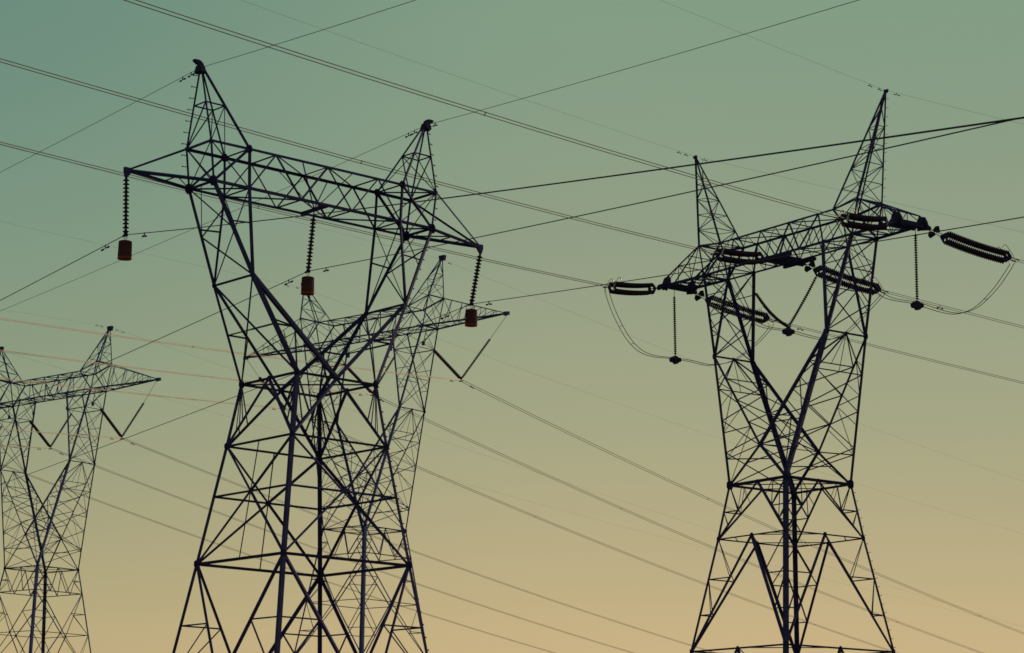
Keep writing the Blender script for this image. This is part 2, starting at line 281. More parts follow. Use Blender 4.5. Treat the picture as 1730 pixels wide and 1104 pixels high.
# ---------------- front pylon (single circuit, fork head)
def pylon_front():
    s = Pylon('A', 'lattice_pylon', 'large dark lattice pylon in front, carrying three red brown hanging drums', 'lattice power pylons', M['steel'])
    q = s.q; LEG, DG, RD = .132, .088, .042
    zb = -s.zo; k = (q['a1']-q['a2'])/(q['z2']-q['z1']); zl = -11.9
    a3 = q['a1']+k*(q['z1']-zl); a4 = q['a1']+k*(q['z1']-zb)
    W0 = corner(s, q['a'], q['b'], 0); W2 = corner(s, q['a2'], q['b2'], q['z2']); W1 = corner(s, q['a1'], q['b1'], q['z1'])
    W3 = corner(s, a3, a3, zl); W4 = corner(s, a4, a4, zb)
    for c in CK:
        mb = MB(); pts = [W0[c], W2[c], W1[c], W3[c], W4[c]]
        for a, b in zip(pts, pts[1:]): mb.bar(a, b, LEG+(.025 if c == (-1, -1) else 0))
        s.part('leg', mb)
    for Wn, wd in ((W0, DG*1.25), (W2, DG*1.15), (W1, .135), (W3, .1)):
        mb = MB()
        for i in range(4): mb.bar(Wn[CK[i]], Wn[CK[(i+1) % 4]], wd, ref=(0, 0, 1))
        if Wn is W0: mb.bar(W0[(-1, 1)], W0[(1, -1)], DG*.8, ref=(0, 0, 1))
        s.part('belt_frame', mb)
    def z(a, b, zz): return a.lerp(b, (a.z-zz-s.zo)/(a.z-b.z))
    for i in range(4):
        c0, c1 = CK[i], CK[(i+1) % 4]; mb = MB()
        m0 = mid(W0[c0], W0[c1]); m2 = mid(W2[c0], W2[c1]); m1 = mid(W1[c0], W1[c1]); m3 = mid(W3[c0], W3[c1])
        for c in (c0, c1):
            mb.bar(m0, W2[c], DG*1.2); mb.bar(W0[c], mid(m0, W2[c], .62), RD*1.3); mb.bar(W0[c], mid(m0, W2[c], .78), RD)
        # X panel with its knee
        dd = (W1[c0]-W1[c1]).length; ee = (W2[c0]-W2[c1]).length; t = ee/(ee+dd)
        X0 = mid(W2[c0], W1[c1], t)
        for c in (c0, c1):
            xw = DG*(.72, 1.1, .95, 1.0)[i]; mb.bar(W2[c], X0, xw); mb.bar(X0, W1[c], xw)
            mb.bar(X0, mid(W2[c], W1[c], t), RD*1.5)
        if i in (3, 2): mb.bar(m2, m1, RD)
        # V panel below, with stiffeners
        for c in (c0, c1):
            mb.bar(W1[c], m3, DG*1.3); h = mid(W1[c], m3, .5); lm = mid(W1[c], W3[c], .5)
            mb.bar(lm, h, RD); mb.bar(h, W3[c], RD*1.2)
            mb.bar(m3, W4[c], DG*1.2); mb.bar(mid(W3[c], W4[c]), mid(m3, W4[c]), RD)
        s.part('face_bracing', mb)
        s.nodes += [(X0, .55, 'y' if i % 2 == 0 else 'x'), (m0, .85, 'y' if i % 2 == 0 else 'x')]
    for c in CK: s.nodes += [(W0[c], 1.1, 'xy'), (W2[c], 1.0, 'xy'), (W1[c], 1.15, 'xy')]
    # fork arms
    for sg in (-1, 1):
        mb = MB(); l = MB(); E = {}; BO = {}; BI = {}; TI = {}
        for f in (-1, 1):
            Wc = W0[(sg, f)]; m = s.P(0, f*q['b'], 0); E[f] = s.P(sg*q['xe'], f*q['ye'], q['ze']); BO[f] = s.P(sg*q['x1'], f*q['d'], q['zb']); BI[f] = s.P(sg*q['x2'], f*q['d'], q['zb']); TI[f] = s.P(sg*q['x4'], f*q['d'], q['zt'])
            wd = .155 if f < 0 else .125
            mb.bar(Wc, E[f], wd); mb.bar(m, E[f], wd); mb.bar(E[f], BO[f], wd); mb.bar(E[f], BI[f], wd*.8); mb.bar(BI[f], TI[f], wd*.8)
            l.bar(mid(E[f], BO[f], .58), mid(E[f], BI[f], .6), RD*1.2)
            l.bar(mid(Wc, E[f], .5), mid(m, E[f], .5), RD*1.3); l.bar(mid(m, E[f], .5), Wc, RD*1.2)
            s.nodes += [(E[f], .8, 'y'), (BO[f], 1.5, 'xy'), (TI[f], 1.2, 'xy')]
        l.bar(E[-1], E[1], DG*.8)
        c0, c1 = W0[(sg, -1)], W0[(sg, 1)]
        l.bar(E[1], c0, DG*.75); l.bar(E[-1], c1, DG*.75)
        xx = mid(mid(E[-1], c1), mid(E[1], c0)); l.bar(mid(c1, E[1]), xx, RD); l.bar(xx, mid(c0, E[-1]), RD*1.3)
        l.bar(mid(s.P(0, -q['b'], 0), E[-1], .5), mid(c0, E[-1], .55), RD*1.2)
        bm, fm = mid(E[1], BO[1], .5), mid(E[-1], BO[-1], .5)
        l.bar(BO[1], fm, RD); l.bar(bm, E[-1], RD*1.2); l.bar(bm, mid(E[-1], BO[-1], .72), RD*1.3); l.bar(bm, mid(BO[-1], BO[1]), RD*.8)
        l.bar(E[1], BI[-1], RD*1.1); l.bar(E[-1], BI[1], RD*.8)
        a = s.part('fork_arm', mb); s.part('arm_lacing', l, None, a)
    crossarm(s, 6, .105, .064, .05, .14)
    # tips
    for sg in (-1, 1):
        mb = MB(); T = s.P(sg*q['x3'], 0, q['zp'])
        for f in (-1, 1):
            bo = s.P(sg*q['x1'], f*q['d'], q['zb']); to = s.P(sg*q['x5'], f*q['d'], q['zo'])
            mb.bar(bo, T, .105); mb.bar(to, T, .075)
        a, b = (mid(s.P(sg*q['x1'], f*q['d'], q['zb']), T, .42) for f in (-1, 1)); mb.bar(a, b, RD); mb.bar(a, s.P(sg*q['x1'], q['d'], q['zb']), RD)
        mb.plate([T+V((-.17*sg, 0, .11)), T+V((.10*sg, 0, .11)), T+V((.10*sg, 0, -.06)), T+V((.04*sg, 0, -.26)), T+V((-.05*sg, 0, -.26)), T+V((-.2*sg, 0, -.07))][::sg], .12)
        s.part('crossarm_tip', mb)
    # earth wire peaks
    for sg in (-1, 1):
        P, B = peak(s, sg, 0, 0, 0); mb = MB(); R = {}
        for key, b in B.items():
            mb.bar(P, b, .10 if key[0] == 'i' and key[1] < 0 else .072); R[key] = mid(P, b, .49)
        pk = s.part('earth_wire_peak', mb); l = MB()
        for a, b in ((('o', -1), ('o', 1)), (('o', 1), ('i', 1)), (('i', 1), ('i', -1)), (('i', -1), ('o', -1))): l.bar(R[a], R[b], RD*1.1)
        l.bar(R['o', -1], B['o', 1], RD*1.3); l.bar(R['i', 1], B['o', 1], RD*1.3); l.bar(R['i', -1], B['o', -1], RD*.9); l.bar(R['i', -1], B['i', 1], RD*.8); l.bar(R['i', 1], B['o', -1], RD*.8)
        s.part('peak_lacing', l, None, pk)
        c = MB(); e = sg
        pr = [(-.16, -.36), (.17, -.36), (.13, -.14), (.12, -.06), (.17, .0), (.30, .03), (.36, .10), (.33, .15), (.12, .16), (-.0, .12), (-.10, .02)]
        pts = [P+V((a*e, 0, b)) for a, b in pr]
        c.plate(pts if e > 0 else pts[::-1], .13); c.tube([P+V((.1*e, -.22, -.2)), P+V((.1*e, .22, -.2))], .03, 6); c.tube([P+V((.24*e, -.1, .09)), P+V((.24*e, .1, .09))], .035, 6); c.plate([P+V((-.02, y, z)) for y, z in ((-.26, -.34), (.26, -.34), (.14, -.06), (-.14, -.06))], .24)
        s.part('peak_cap', c, M['plate'], pk)
        s.nodes += [(B['o', -1], .6, 'y'), (B['o', 1], .6, 'y')]
    s.gussets(s.nodes, .115)
    E = s.P(q['xe'], -q['ye'], q['ze'])
    path = [s.P(q['xa'], 0, q['za']), s.P(q['x5'], -q['d'], q['zo']), s.P(q['x1'], -q['d'], q['zb']), E, W0[(1, -1)], W2[(1, -1)], W1[(1, -1)], W3[(1, -1)], W4[(1, -1)]]
    s.bolts(path, .5, [(.9, .4)]*8)
    path = [s.P(-q['xa'], 0, q['za']), s.P(-q['x5'], q['d'], q['zo']), s.P(-q['x1'], q['d'], q['zb'])]
    s.bolts(path, .45, [(-1, .3)]*2)
    s.footings(a4)
    return s

# ---------------- the three larger towers with laced fork arms
def arm_laced(s, sg, N, W0, LEG, DG, RD, dense, ring):
    q = s.q; mb = MB(); l = MB(); E = {}; BO = {}; BI = {}
    for f in (-1, 1):
        E[f] = s.P(sg*q['xe'], f*q['ye'], q['ze']); BO[f] = s.P(sg*q['x1'], f*q['d'], q['zb']); BI[f] = s.P(sg*q['x2'], f*q['d'], q['zb'])
        kk = 1.42 if sg*f < 0 else .9; mb.bar(W0[(sg, f)], E[f], LEG*kk); mb.bar(N[f], E[f], LEG*.9); mb.bar(E[f], BO[f], LEG*(1.15 if sg*f < 0 else .9)); mb.bar(E[f], BI[f], LEG*.95)
        mb.bar(W0[(-sg, f)], N[f], LEG*.8)
        # lacing in the front and back faces between outer and inner leg
        l.lace(W0[(sg, f)], E[f], N[f], E[f], dense+2, RD, 'z', True, 0 if f < 0 else 1)
        l.bar(mid(W0[(sg, f)], E[f], .2), mid(W0[(-sg, f)], N[f], .55), RD); l.bar(mid(W0[(sg, f)], E[f], .2), N[f], RD)
        l.lace(BO[f], E[f], BI[f], E[f], 4, RD, 'z', True, 0 if f < 0 else 1)
    me = mid(E[-1], E[1])
    l.bar(E[-1], E[1], DG)
    wf, wb = W0[(sg, -1)], W0[(sg, 1)]
    p = [mid(E[f], W0[(sg, f)], .26) for f in (-1, 1)]; r = [mid(E[f], N[f], .26) for f in (-1, 1)]
    for a in p+r: l.bar(me, a, DG*.9)
    l.bar(p[0], p[1], RD); l.bar(r[0], r[1], RD)
    l.bar(me, mid(p[0], p[1], .5), RD*.8); l.bar(me, mid(r[0], r[1], .5), RD*.8)
    l.lace(p[0], wf, p[1], wb, dense, RD*1.05, 'x')
    l.lace(r[0], N[-1], r[1], N[1], dense, RD*1.05, 'x')
    l.bar(N[-1], N[1], RD)
    # upper section
    if ring:
        t = .745
        O = {f: mid(E[f], BO[f], t) for f in (-1, 1)}; I = {f: mid(E[f], BI[f], t) for f in (-1, 1)}
        for a, b in ((O[-1], O[1]), (O[1], I[1]), (I[1], I[-1]), (I[-1], O[-1])): l.bar(a, b, RD)
        l.lace(O[-1], E[-1], O[1], E[1], 2, RD, 'x', True); l.lace(I[-1], E[-1], I[1], E[1], 2, RD, 'x', True)
        l.bar(O[-1], BO[1], RD); l.bar(O[1], BO[-1], RD*.95); l.bar(I[-1], BI[1], RD); l.bar(I[1], BI[-1], RD*.95)
    else:
        l.lace(BO[-1], E[-1], BO[1], E[1], 3, RD*1.1, 'x'); l.lace(BI[-1], E[-1], BI[1], E[1], 2, RD*1.1, 'x')
        l.bar(mid(E[-1], BO[-1], .66), mid(E[1], BO[1], .66), RD); l.bar(mid(E[-1], BI[-1], .5), mid(E[1], BI[1], .5), RD)
    a = s.part('fork_arm', mb); s.part('arm_lacing', l, None, a)
    for f in (-1, 1): s.nodes += [(E[f], 1.0, 'y'), (BO[f], .8, 'y'), (BI[f], .8, 'y')]
    s.nodes.append((me, .55, 'x'))
def peak_laced(s, sg, wl, wr, n, cap):
    P, B = peak(s, sg, 0, 0, 0); mb = MB(); l = MB()
    for key, b in B.items(): mb.bar(P, b, wl*(1.15 if key == ('o', -1) else .8))
    pk = s.part('earth_wire_peak', mb)
    ks = [('o', -1), ('o', 1), ('i', 1), ('i', -1)]
    for i in range(4):
        a, b = B[ks[i]], B[ks[(i+1) % 4]]
        l.lace(mid(P, a, .15), a, mid(P, b, .15), b, n, wr, 'z', True, i % 2)
    s.part('peak_lacing', l, None, pk)
    c = MB(); c.plate([P+V((x, 0, z)) for x, z in ((-cap, -cap*1.3), (cap, -cap*1.3), (cap*1.3, cap*.4), (-cap*1.3, cap*.4))], cap*1.2)
    s.part('peak_cap', c, M['plate'], pk)

def pylon_tension():
    s = Pylon('B', 'lattice_pylon', 'tall lattice anchor pylon at the right with paired ribbed insulators strung from its crossarm', 'lattice power pylons', M['steel'])
    q = s.q; LEG, DG, RD = .19, .125, .054
    zb = -s.zo; k = (q['a0']-q['a1'])/(q['z1']-q['z0']); a4 = q['a0']+k*(q['z0']-zb)
    W0 = corner(s, q['a'], q['b'], 0); W1 = corner(s, q['a1'], q['b1'], q['z1']); W2 = corner(s, q['a0'], q['b0'], q['z0']); W4 = corner(s, a4, a4, zb)
    N = {f: s.P(0, f*q['yn'], q['zn']) for f in (-1, 1)}
    for c in CK:
        mb = MB(); pts = [W0[c], W1[c], W2[c], W4[c]]
        for a, b in zip(pts, pts[1:]): mb.bar(a, b, LEG*(1.38 if c == (1, -1) else 1.2 if c == (-1, 1) else .88))
        s.part('leg', mb)
    for Wn, wd in ((W0, .17), (W1, .10), (W2, .13)):
        mb = MB(); ms = []
        for i in range(4):
            a, b = Wn[CK[i]], Wn[CK[(i+1) % 4]]; mb.bar(a, b, wd*(1.3 if Wn is W0 and i in (0, 1) else 1), ref=(0, 0, 1)); ms.append(mid(a, b))
        for i in range(4): mb.bar(ms[i]+V((0, 0, .03)), ms[(i+1) % 4]+V((0, 0, .03)), .07, ref=(0, 0, 1))
        if Wn is W0: mb.bar(W0[(-1, -1)]+V((0, 0, .06)), W0[(1, 1)]+V((0, 0, .06)), .08, ref=(0, 0, 1))
        if Wn is W1:
            for i in range(4): mb.bar(mid(Wn[CK[i]], ms[i]), mid(Wn[CK[i]], ms[i-1]), .05, ref=(0, 0, 1))
        s.part('belt_frame', mb)
    for i in range(4):
        c0, c1 = CK[i], CK[(i+1) % 4]; mb = MB(); m0 = mid(W0[c0], W0[c1]); m1 = mid(W1[c0], W1[c1]); m2 = mid(W2[c0], W2[c1])
        for c in (c0, c1):
            mb.bar(m0, W1[c], DG*1.05 if i in (0, 3) else DG*.8)
            h = mid(m0, W1[c], .5); g = mid(m0, W1[c], .76); lm = mid(W0[c], W1[c], .5)
            mb.bar(W0[c], h, RD*1.3); mb.bar(h, lm, RD); mb.bar(lm, g, RD); mb.bar(h, mid(W0[c], m0, .45), RD*.8); mb.bar(mid(m0, W1[c], .28), mid(W0[c], m0, .45), RD*.7)
            mb.bar(m1, W2[c], DG*1.3 if i in (0, 3) else DG)
            h1 = mid(m1, W2[c], .36); h2 = mid(m1, W2[c], .68); l1 = mid(W1[c], W2[c], .36); l2 = mid(W1[c], W2[c], .68)
            mb.bar(W1[c], h1, RD); mb.bar(h1, l1, RD); mb.bar(l1, h2, RD*1.3); mb.bar(h2, l2, RD)
            mb.bar(m2, W4[c], DG*1.3); mb.bar(mid(m2, W4[c], .5), mid(W2[c], W4[c], .5), RD); mb.bar(W2[c], mid(m2, W4[c], .5), RD)
        s.part('face_bracing', mb)
        ax = 'y' if i % 2 == 0 else 'x'; s.nodes += [(m0, .55, ax), (m1, .7, ax), (m2, .6, ax)]
    for c in CK: s.nodes += [(W0[c], 1.35, 'xy'), (W1[c], .75, 'xy'), (W2[c], .8, 'xy')]
    for f in (-1, 1): s.nodes.append((N[f], .9, 'y'))
    for sg in (-1, 1): arm_laced(s, sg, N, W0, LEG, DG*.72, RD, 3, False)
    crossarm(s, 8, .125, .088, .054, 0, True)
    # cable attachment beam under the middle of the crossarm
    mb = MB(); d = q['d']
    for f in (-1, 1):
        mb.bar(s.P(-1.5, f*d, q['zb']-.17), s.P(1.5, f*d, q['zb']-.17), .2, True)
    mb.bar(s.P(0, -d-.35, q['zb']-.2), s.P(0, d+.35, q['zb']-.2), .26, True); mb.bar(s.P(-.8, -d, q['zb']-.2), s.P(-.8, d, q['zb']-.2), .16, True); mb.bar(s.P(.8, -d, q['zb']-.2), s.P(.8, d, q['zb']-.2), .16, True)
    s.part('attachment_beam', mb, M['plate'])
    for sg in (-1, 1):
        mb = MB()
        tip = {f: s.P(sg*q['x3'], f*d, q['zp']) for f in (-1, 1)}; bo = {f: s.P(sg*q['x1'], f*d, q['zb']) for f in (-1, 1)}; to = {f: s.P(sg*q['x5'], f*d, q['zo']) for f in (-1, 1)}
        up_ = {f: tip[f]+V((-sg*.25, 0, .62)) for f in (-1, 1)}
        for f in (-1, 1):
            mb.bar(bo[f], tip[f], .15); mb.bar(to[f], up_[f], .10); mb.bar(to[f], mid(bo[f], tip[f], .78), .09)
            mb.lace(to[f], up_[f], bo[f], tip[f], 3, .055, 'z', True); mb.bar(up_[f], tip[f], .12)
        mb.lace(bo[-1], tip[-1], bo[1], tip[1], 3, .06, 'x', True); mb.lace(to[-1], up_[-1], to[1], up_[1], 3, .05, 'z', True)
        tm = s.part('crossarm_tip', mb)
        e = MB(); e.bar(tip[-1]+V((0, -.35, -.05)), tip[1]+V((0, .35, -.05)), .26, True); e.bar(mid(bo[-1], tip[-1], .82)+V((0, 0, -.06)), mid(bo[1], tip[1], .82)+V((0, 0, -.06)), .2, True)
        for f in (-1, 1):
            pts = [tip[f]+V((sg*x, f*.03, z)) for x, z in ((.32, -.28), (.34, .12), (.12, .5), (-.35, .62), (-.55, .3), (-.5, -.26))]
            e.plate(pts if sg > 0 else pts[::-1], .10)
            e.plate([tip[f]+V((x, f*y, z)) for x, y, z in ((0, .62, -.02), (0, .62, -.2), (0, -.1, -.34), (0, -.1, .2))], .14)
        s.part('end_plates', e, M['plate'], tm)
    for sg in (-1, 1): peak_laced(s, sg, .125, .045, 5, .12)
    s.gussets(s.nodes, .185)
    E = s.P(q['xe'], -q['ye'], q['ze'])
    s.bolts([s.P(q['xa'], 0, q['za']), s.P(q['x5'], q['d'], q['zo'])], .55, [(1, .2)], .18, .013)
    s.bolts([E, W0[(1, -1)]], .55, [(-1, -.4)], .2, .014)
    s.bolts([W0[(1, 1)], W1[(1, 1)], W2[(1, 1)]], .55, [(1, .3)]*2, .2, .014)
    s.footings(a4)
    return s

def pylon_far(t, label):
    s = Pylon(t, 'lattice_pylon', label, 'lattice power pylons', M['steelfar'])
    q = s.q; LEG, DG, RD = .15, .078, .046
    zb = -s.zo; k = (q['a2']-q['a1'])/(q['z1']-q['z2']); z3 = -11.6; a3 = q['a2']+k*(q['z2']-z3); a4 = q['a2']+k*(q['z2']-zb)
    W0 = corner(s, q['a'], q['b'], 0); W1 = corner(s, q['a1'], q['b1'], q['z1']); W2 = corner(s, q['a2'], q['b2'], q['z2']); W3 = corner(s, a3, a3, z3); W4 = corner(s, a4, a4, zb)
    N = {f: s.P(0, f*2.3, 3.35) for f in (-1, 1)}
    for c in CK:
        mb = MB(); pts = [W0[c], W1[c], W2[c], W3[c], W4[c]]
        for a, b in zip(pts, pts[1:]): mb.bar(a, b, LEG*(1.7 if c in ((1, -1), (-1, 1)) else 1.05))
        s.part('leg', mb)
    for Wn, wd in ((W0, .12), (W1, .10), (W2, .08), (W3, .08)):
        mb = MB(); ms = []
        for i in range(4):
            a, b = Wn[CK[i]], Wn[CK[(i+1) % 4]]; mb.bar(a, b, wd, ref=(0, 0, 1)); ms.append(mid(a, b))
        if Wn is W0:
            for i in range(4): mb.bar(ms[i], ms[(i+1) % 4], .06, ref=(0, 0, 1))
            mb.bar(W0[(-1, -1)], W0[(1, 1)], .06, ref=(0, 0, 1))
        s.part('belt_frame', mb)
    for i in range(4):
        c0, c1 = CK[i], CK[(i+1) % 4]; mb = MB()
        a, b, c, d = W0[c0], W0[c1], W1[c0], W1[c1]
        pts = [a, mid(c, d, .32), mid(a, b, .5), mid(c, d, .66), b]
        for p, r in zip(pts, pts[1:]): mb.bar(p, r, DG*.95)
        for cc, kk in ((c0, .32), (c1, .66)):
            pp = mid(W0[cc], mid(c, d, kk), .48); mb.bar(pp, mid(W0[cc], W1[cc], .5), RD); mb.bar(pp, W1[cc], RD)
        m2 = mid(W2[c0], W2[c1]); m1 = mid(W1[c0], W1[c1])
        for cc in (c0, c1):
            mb.bar(W1[cc], m2, DG); mb.bar(m2, W3[cc], DG)
            h = mid(W1[cc], m2, .5); mb.bar(h, mid(W1[cc], W2[cc], .5), RD); mb.bar(h, W2[cc], RD*1.1)
            h = mid(m2, W3[cc], .5); mb.bar(h, mid(W2[cc], W3[cc], .5), RD); mb.bar(h, W2[cc], RD*1.1)
        mb.lace(W3[c0], W4[c0], W3[c1], W4[c1], 2, DG, 'x')
        s.part('face_bracing', mb); s.nodes.append((m2, .8, 'y' if i % 2 == 0 else 'x'))
    for c in CK: s.nodes += [(W0[c], 1.0, 'xy'), (W1[c], .7, 'y')]
    for f in (-1, 1): s.nodes.append((N[f], .9, 'y'))
    for sg in (-1, 1): arm_laced(s, sg, N, W0, LEG*.92, DG*.85, RD, 4, True)
    crossarm(s, 10, .115, .068, .052, 0)
    d = q['d']
    for sg in (-1, 1):
        mb = MB(); T = s.P(sg*q['x3'], 0, q['zp']); L0, L1 = [], []
        for f in (-1, 1):
            bo = s.P(sg*q['x1'], f*d, q['zb']); to = s.P(sg*q['x5'], f*d, q['zo']); mb.bar(bo, T, .12); mb.bar(to, T, .075)
            tops = [mid(to, T, k_) for k_ in (0, .3, .5, .68, .84)]; bots = [mid(bo, T, k_) for k_ in (.28, .3, .5, .68, .84)]
            mb.bar(tops[0], mid(bo, T, .26), RD*1.2)
            for i in range(1, 5): mb.bar(tops[i], bots[i], RD)
            mb.bar(mid(bo, T, .26), tops[1], RD*1.2)
            for i in range(1, 4): mb.bar(bots[i], tops[i+1], RD)
        mb.lace(s.P(sg*q['x1'], -d, q['zb']), T, s.P(sg*q['x1'], d, q['zb']), T, 5, RD, 'z', True)
        mb.plate([T+V((sg*x, 0, z)) for x, z in ((-.3, -.18), (.25, -.14), (.25, .14), (-.3, .18))][::sg], .2)
        s.part('crossarm_tip', mb)
        # posts that carry the insulator arms
        for x in (q['x2']-.75, q['x1']+.1):
            h = MB(); top = s.P(sg*x, 0, q['zb']); bot = s.P(sg*(x-.35 if x < q['x1'] else x-.9), 0, q['zb']-1.35)
            for f in (-1, 1): h.bar(s.P(sg*x, f*d*.5, q['zb']), bot, .07)
            h.bar(s.P(sg*x, -d, q['zb']), s.P(sg*x, d, q['zb']), .09)
            h.plate([bot+V((x_, 0, z_)) for x_, z_ in ((-.14, -.2), (.14, -.2), (.16, .15), (-.16, .15))], .12)
            s.part('hanger_post', h)
    for sg in (-1, 1): peak_laced(s, sg, .11, .045, 3, .26)
    s.gussets(s.nodes, .15)
    s.footings(a4)
    return s

PA = pylon_front(); PB = pylon_tension()
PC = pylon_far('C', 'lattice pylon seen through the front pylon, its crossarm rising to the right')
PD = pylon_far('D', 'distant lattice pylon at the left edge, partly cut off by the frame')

# ------------------------------------------------------------------ insulators
def disc_mesh(name, r, pitch, n=16):
    mb = MB()
    mb.lathe([(0, .035), (.02, .05), (pitch*.45, .055), (pitch*.52, r*.55), (pitch*.68, r*.93), (pitch*.78, r), (pitch*.82, r*.97), (pitch*.74, r*.7), (pitch*.78, r*.62), (pitch*.7, r*.35), (pitch*.76, .025), (pitch*1.02, .022)], (0, 0, 0), (0, 0, -1), n)
    me = mb.mesh(name)
    for p in me.polygons: p.use_smooth = True
    me.materials.append(M['porc']); return me
def string_of_discs(root, a, b, n, me, loc0):
    """n discs from a to b (world), children of root"""
    d = b-a; rot = (-d).to_track_quat('Z', 'Y').to_euler()
    for i in range(n):
        o = link('insulator_disc', me, None, root); o.location = a.lerp(b, i/n)-loc0; o.rotation_euler = rot

A_disc = disc_mesh('insulator_disc', .125, .152, 18)
names3 = ['leftmost of the three, at the left crossarm tip', 'under the middle of the crossarm', 'at the right crossarm tip']
tipsA = []
for i, sg in enumerate((-1, 0, 1)):
    q = PA.q; loc = V((sg*q['x3'], 0, (q['zp'] if sg else q['zb'])+PA.zo)); Rz = Matrix.Rotation(PA.yaw, 3, 'Z')
    top = Rz @ loc + V((PA.O.x, PA.O.y, 0)); top = top+V((0, 0, -.20)); bot = V(D['pv'][i]); d = bot-top
    r = thing('suspension_insulator', ['insulator string hanging straight down from the front pylon\'s left crossarm tip', 'insulator string hanging under the middle of the front pylon\'s crossarm', 'slanting insulator string hanging from the front pylon\'s right crossarm tip'][i], 'insulator', top, 0, 'hanging insulator strings of the front pylon')
    L = d.length; dn = d.normalized(); n = 14; span = n*.152; a = top+dn*(L-span)*.5
    mb = MB(); mb.tube([(0, 0, .1), dn*(L-span)*.5], .022, 6); mb.lathe([(0, .05), (.06, .06), (.12, .03)], dn*.02, dn, 8); obj('top_fitting', mb, M['plate'], r)
    string_of_discs(r, a, a+dn*span, n, A_disc, top)
    mb = MB(); b0 = d-dn*(L-span)*.5; mb.tube([b0, d+V((0, 0, -.03))], .024, 6)
    hl = V((math.sin(D['w']['A_L'][i][3]), math.cos(D['w']['A_L'][i][3]), -.12)); hr = V((math.sin(D['w']['A_R'][i][3]), math.cos(D['w']['A_R'][i][3]), -.18))
    mb.tube([d+hl*.2, d+V((0, 0, .02)), d+hr*.2], .045, 8); mb.plate([d+V((x, 0, z)) for x, z in ((-.09, -.06), (.09, -.06), (.05, .16), (-.05, .16))], .06)
    obj('suspension_clamp', mb, M['plate'], r)
    # the counterweight drum below
    h = thing('counterweight_drum', ['red brown drum hanging at the far left, below the left crossarm tip', 'red brown drum hanging above the rear pylon, under the middle insulator', 'red brown drum hanging below the slanting insulator at the right crossarm tip'][i], 'drum', bot, 0, 'counterweight drums')
    mb = MB(); mb.lathe([(0, .215), (.015, .245), (.05, .25), (.60, .262), (.635, .25)], (0, 0, -.25), (0, 0, -1), 28); o = obj('barrel', mb, M['drum'], h)
    mb = MB(); mb.lathe([(0, .262), (.02, .268), (.07, .266), (.075, .22), (.06, .05), (.10, .04), (.11, .02)], (0, 0, -.872), (0, 0, -1), 28); obj('bottom_rim', mb, M['drumcap'], h)
    mb = MB(); mb.tube([(0, 0, -.04), (.05, .03, -.13), (0, 0, -.2), (-.05, -.03, -.13), (0, 0, -.04)], .014, 5); mb.tube([(0, 0, -.19), (0, 0, -.26)], .02, 6); obj('hanger', mb, M['plate'], h)

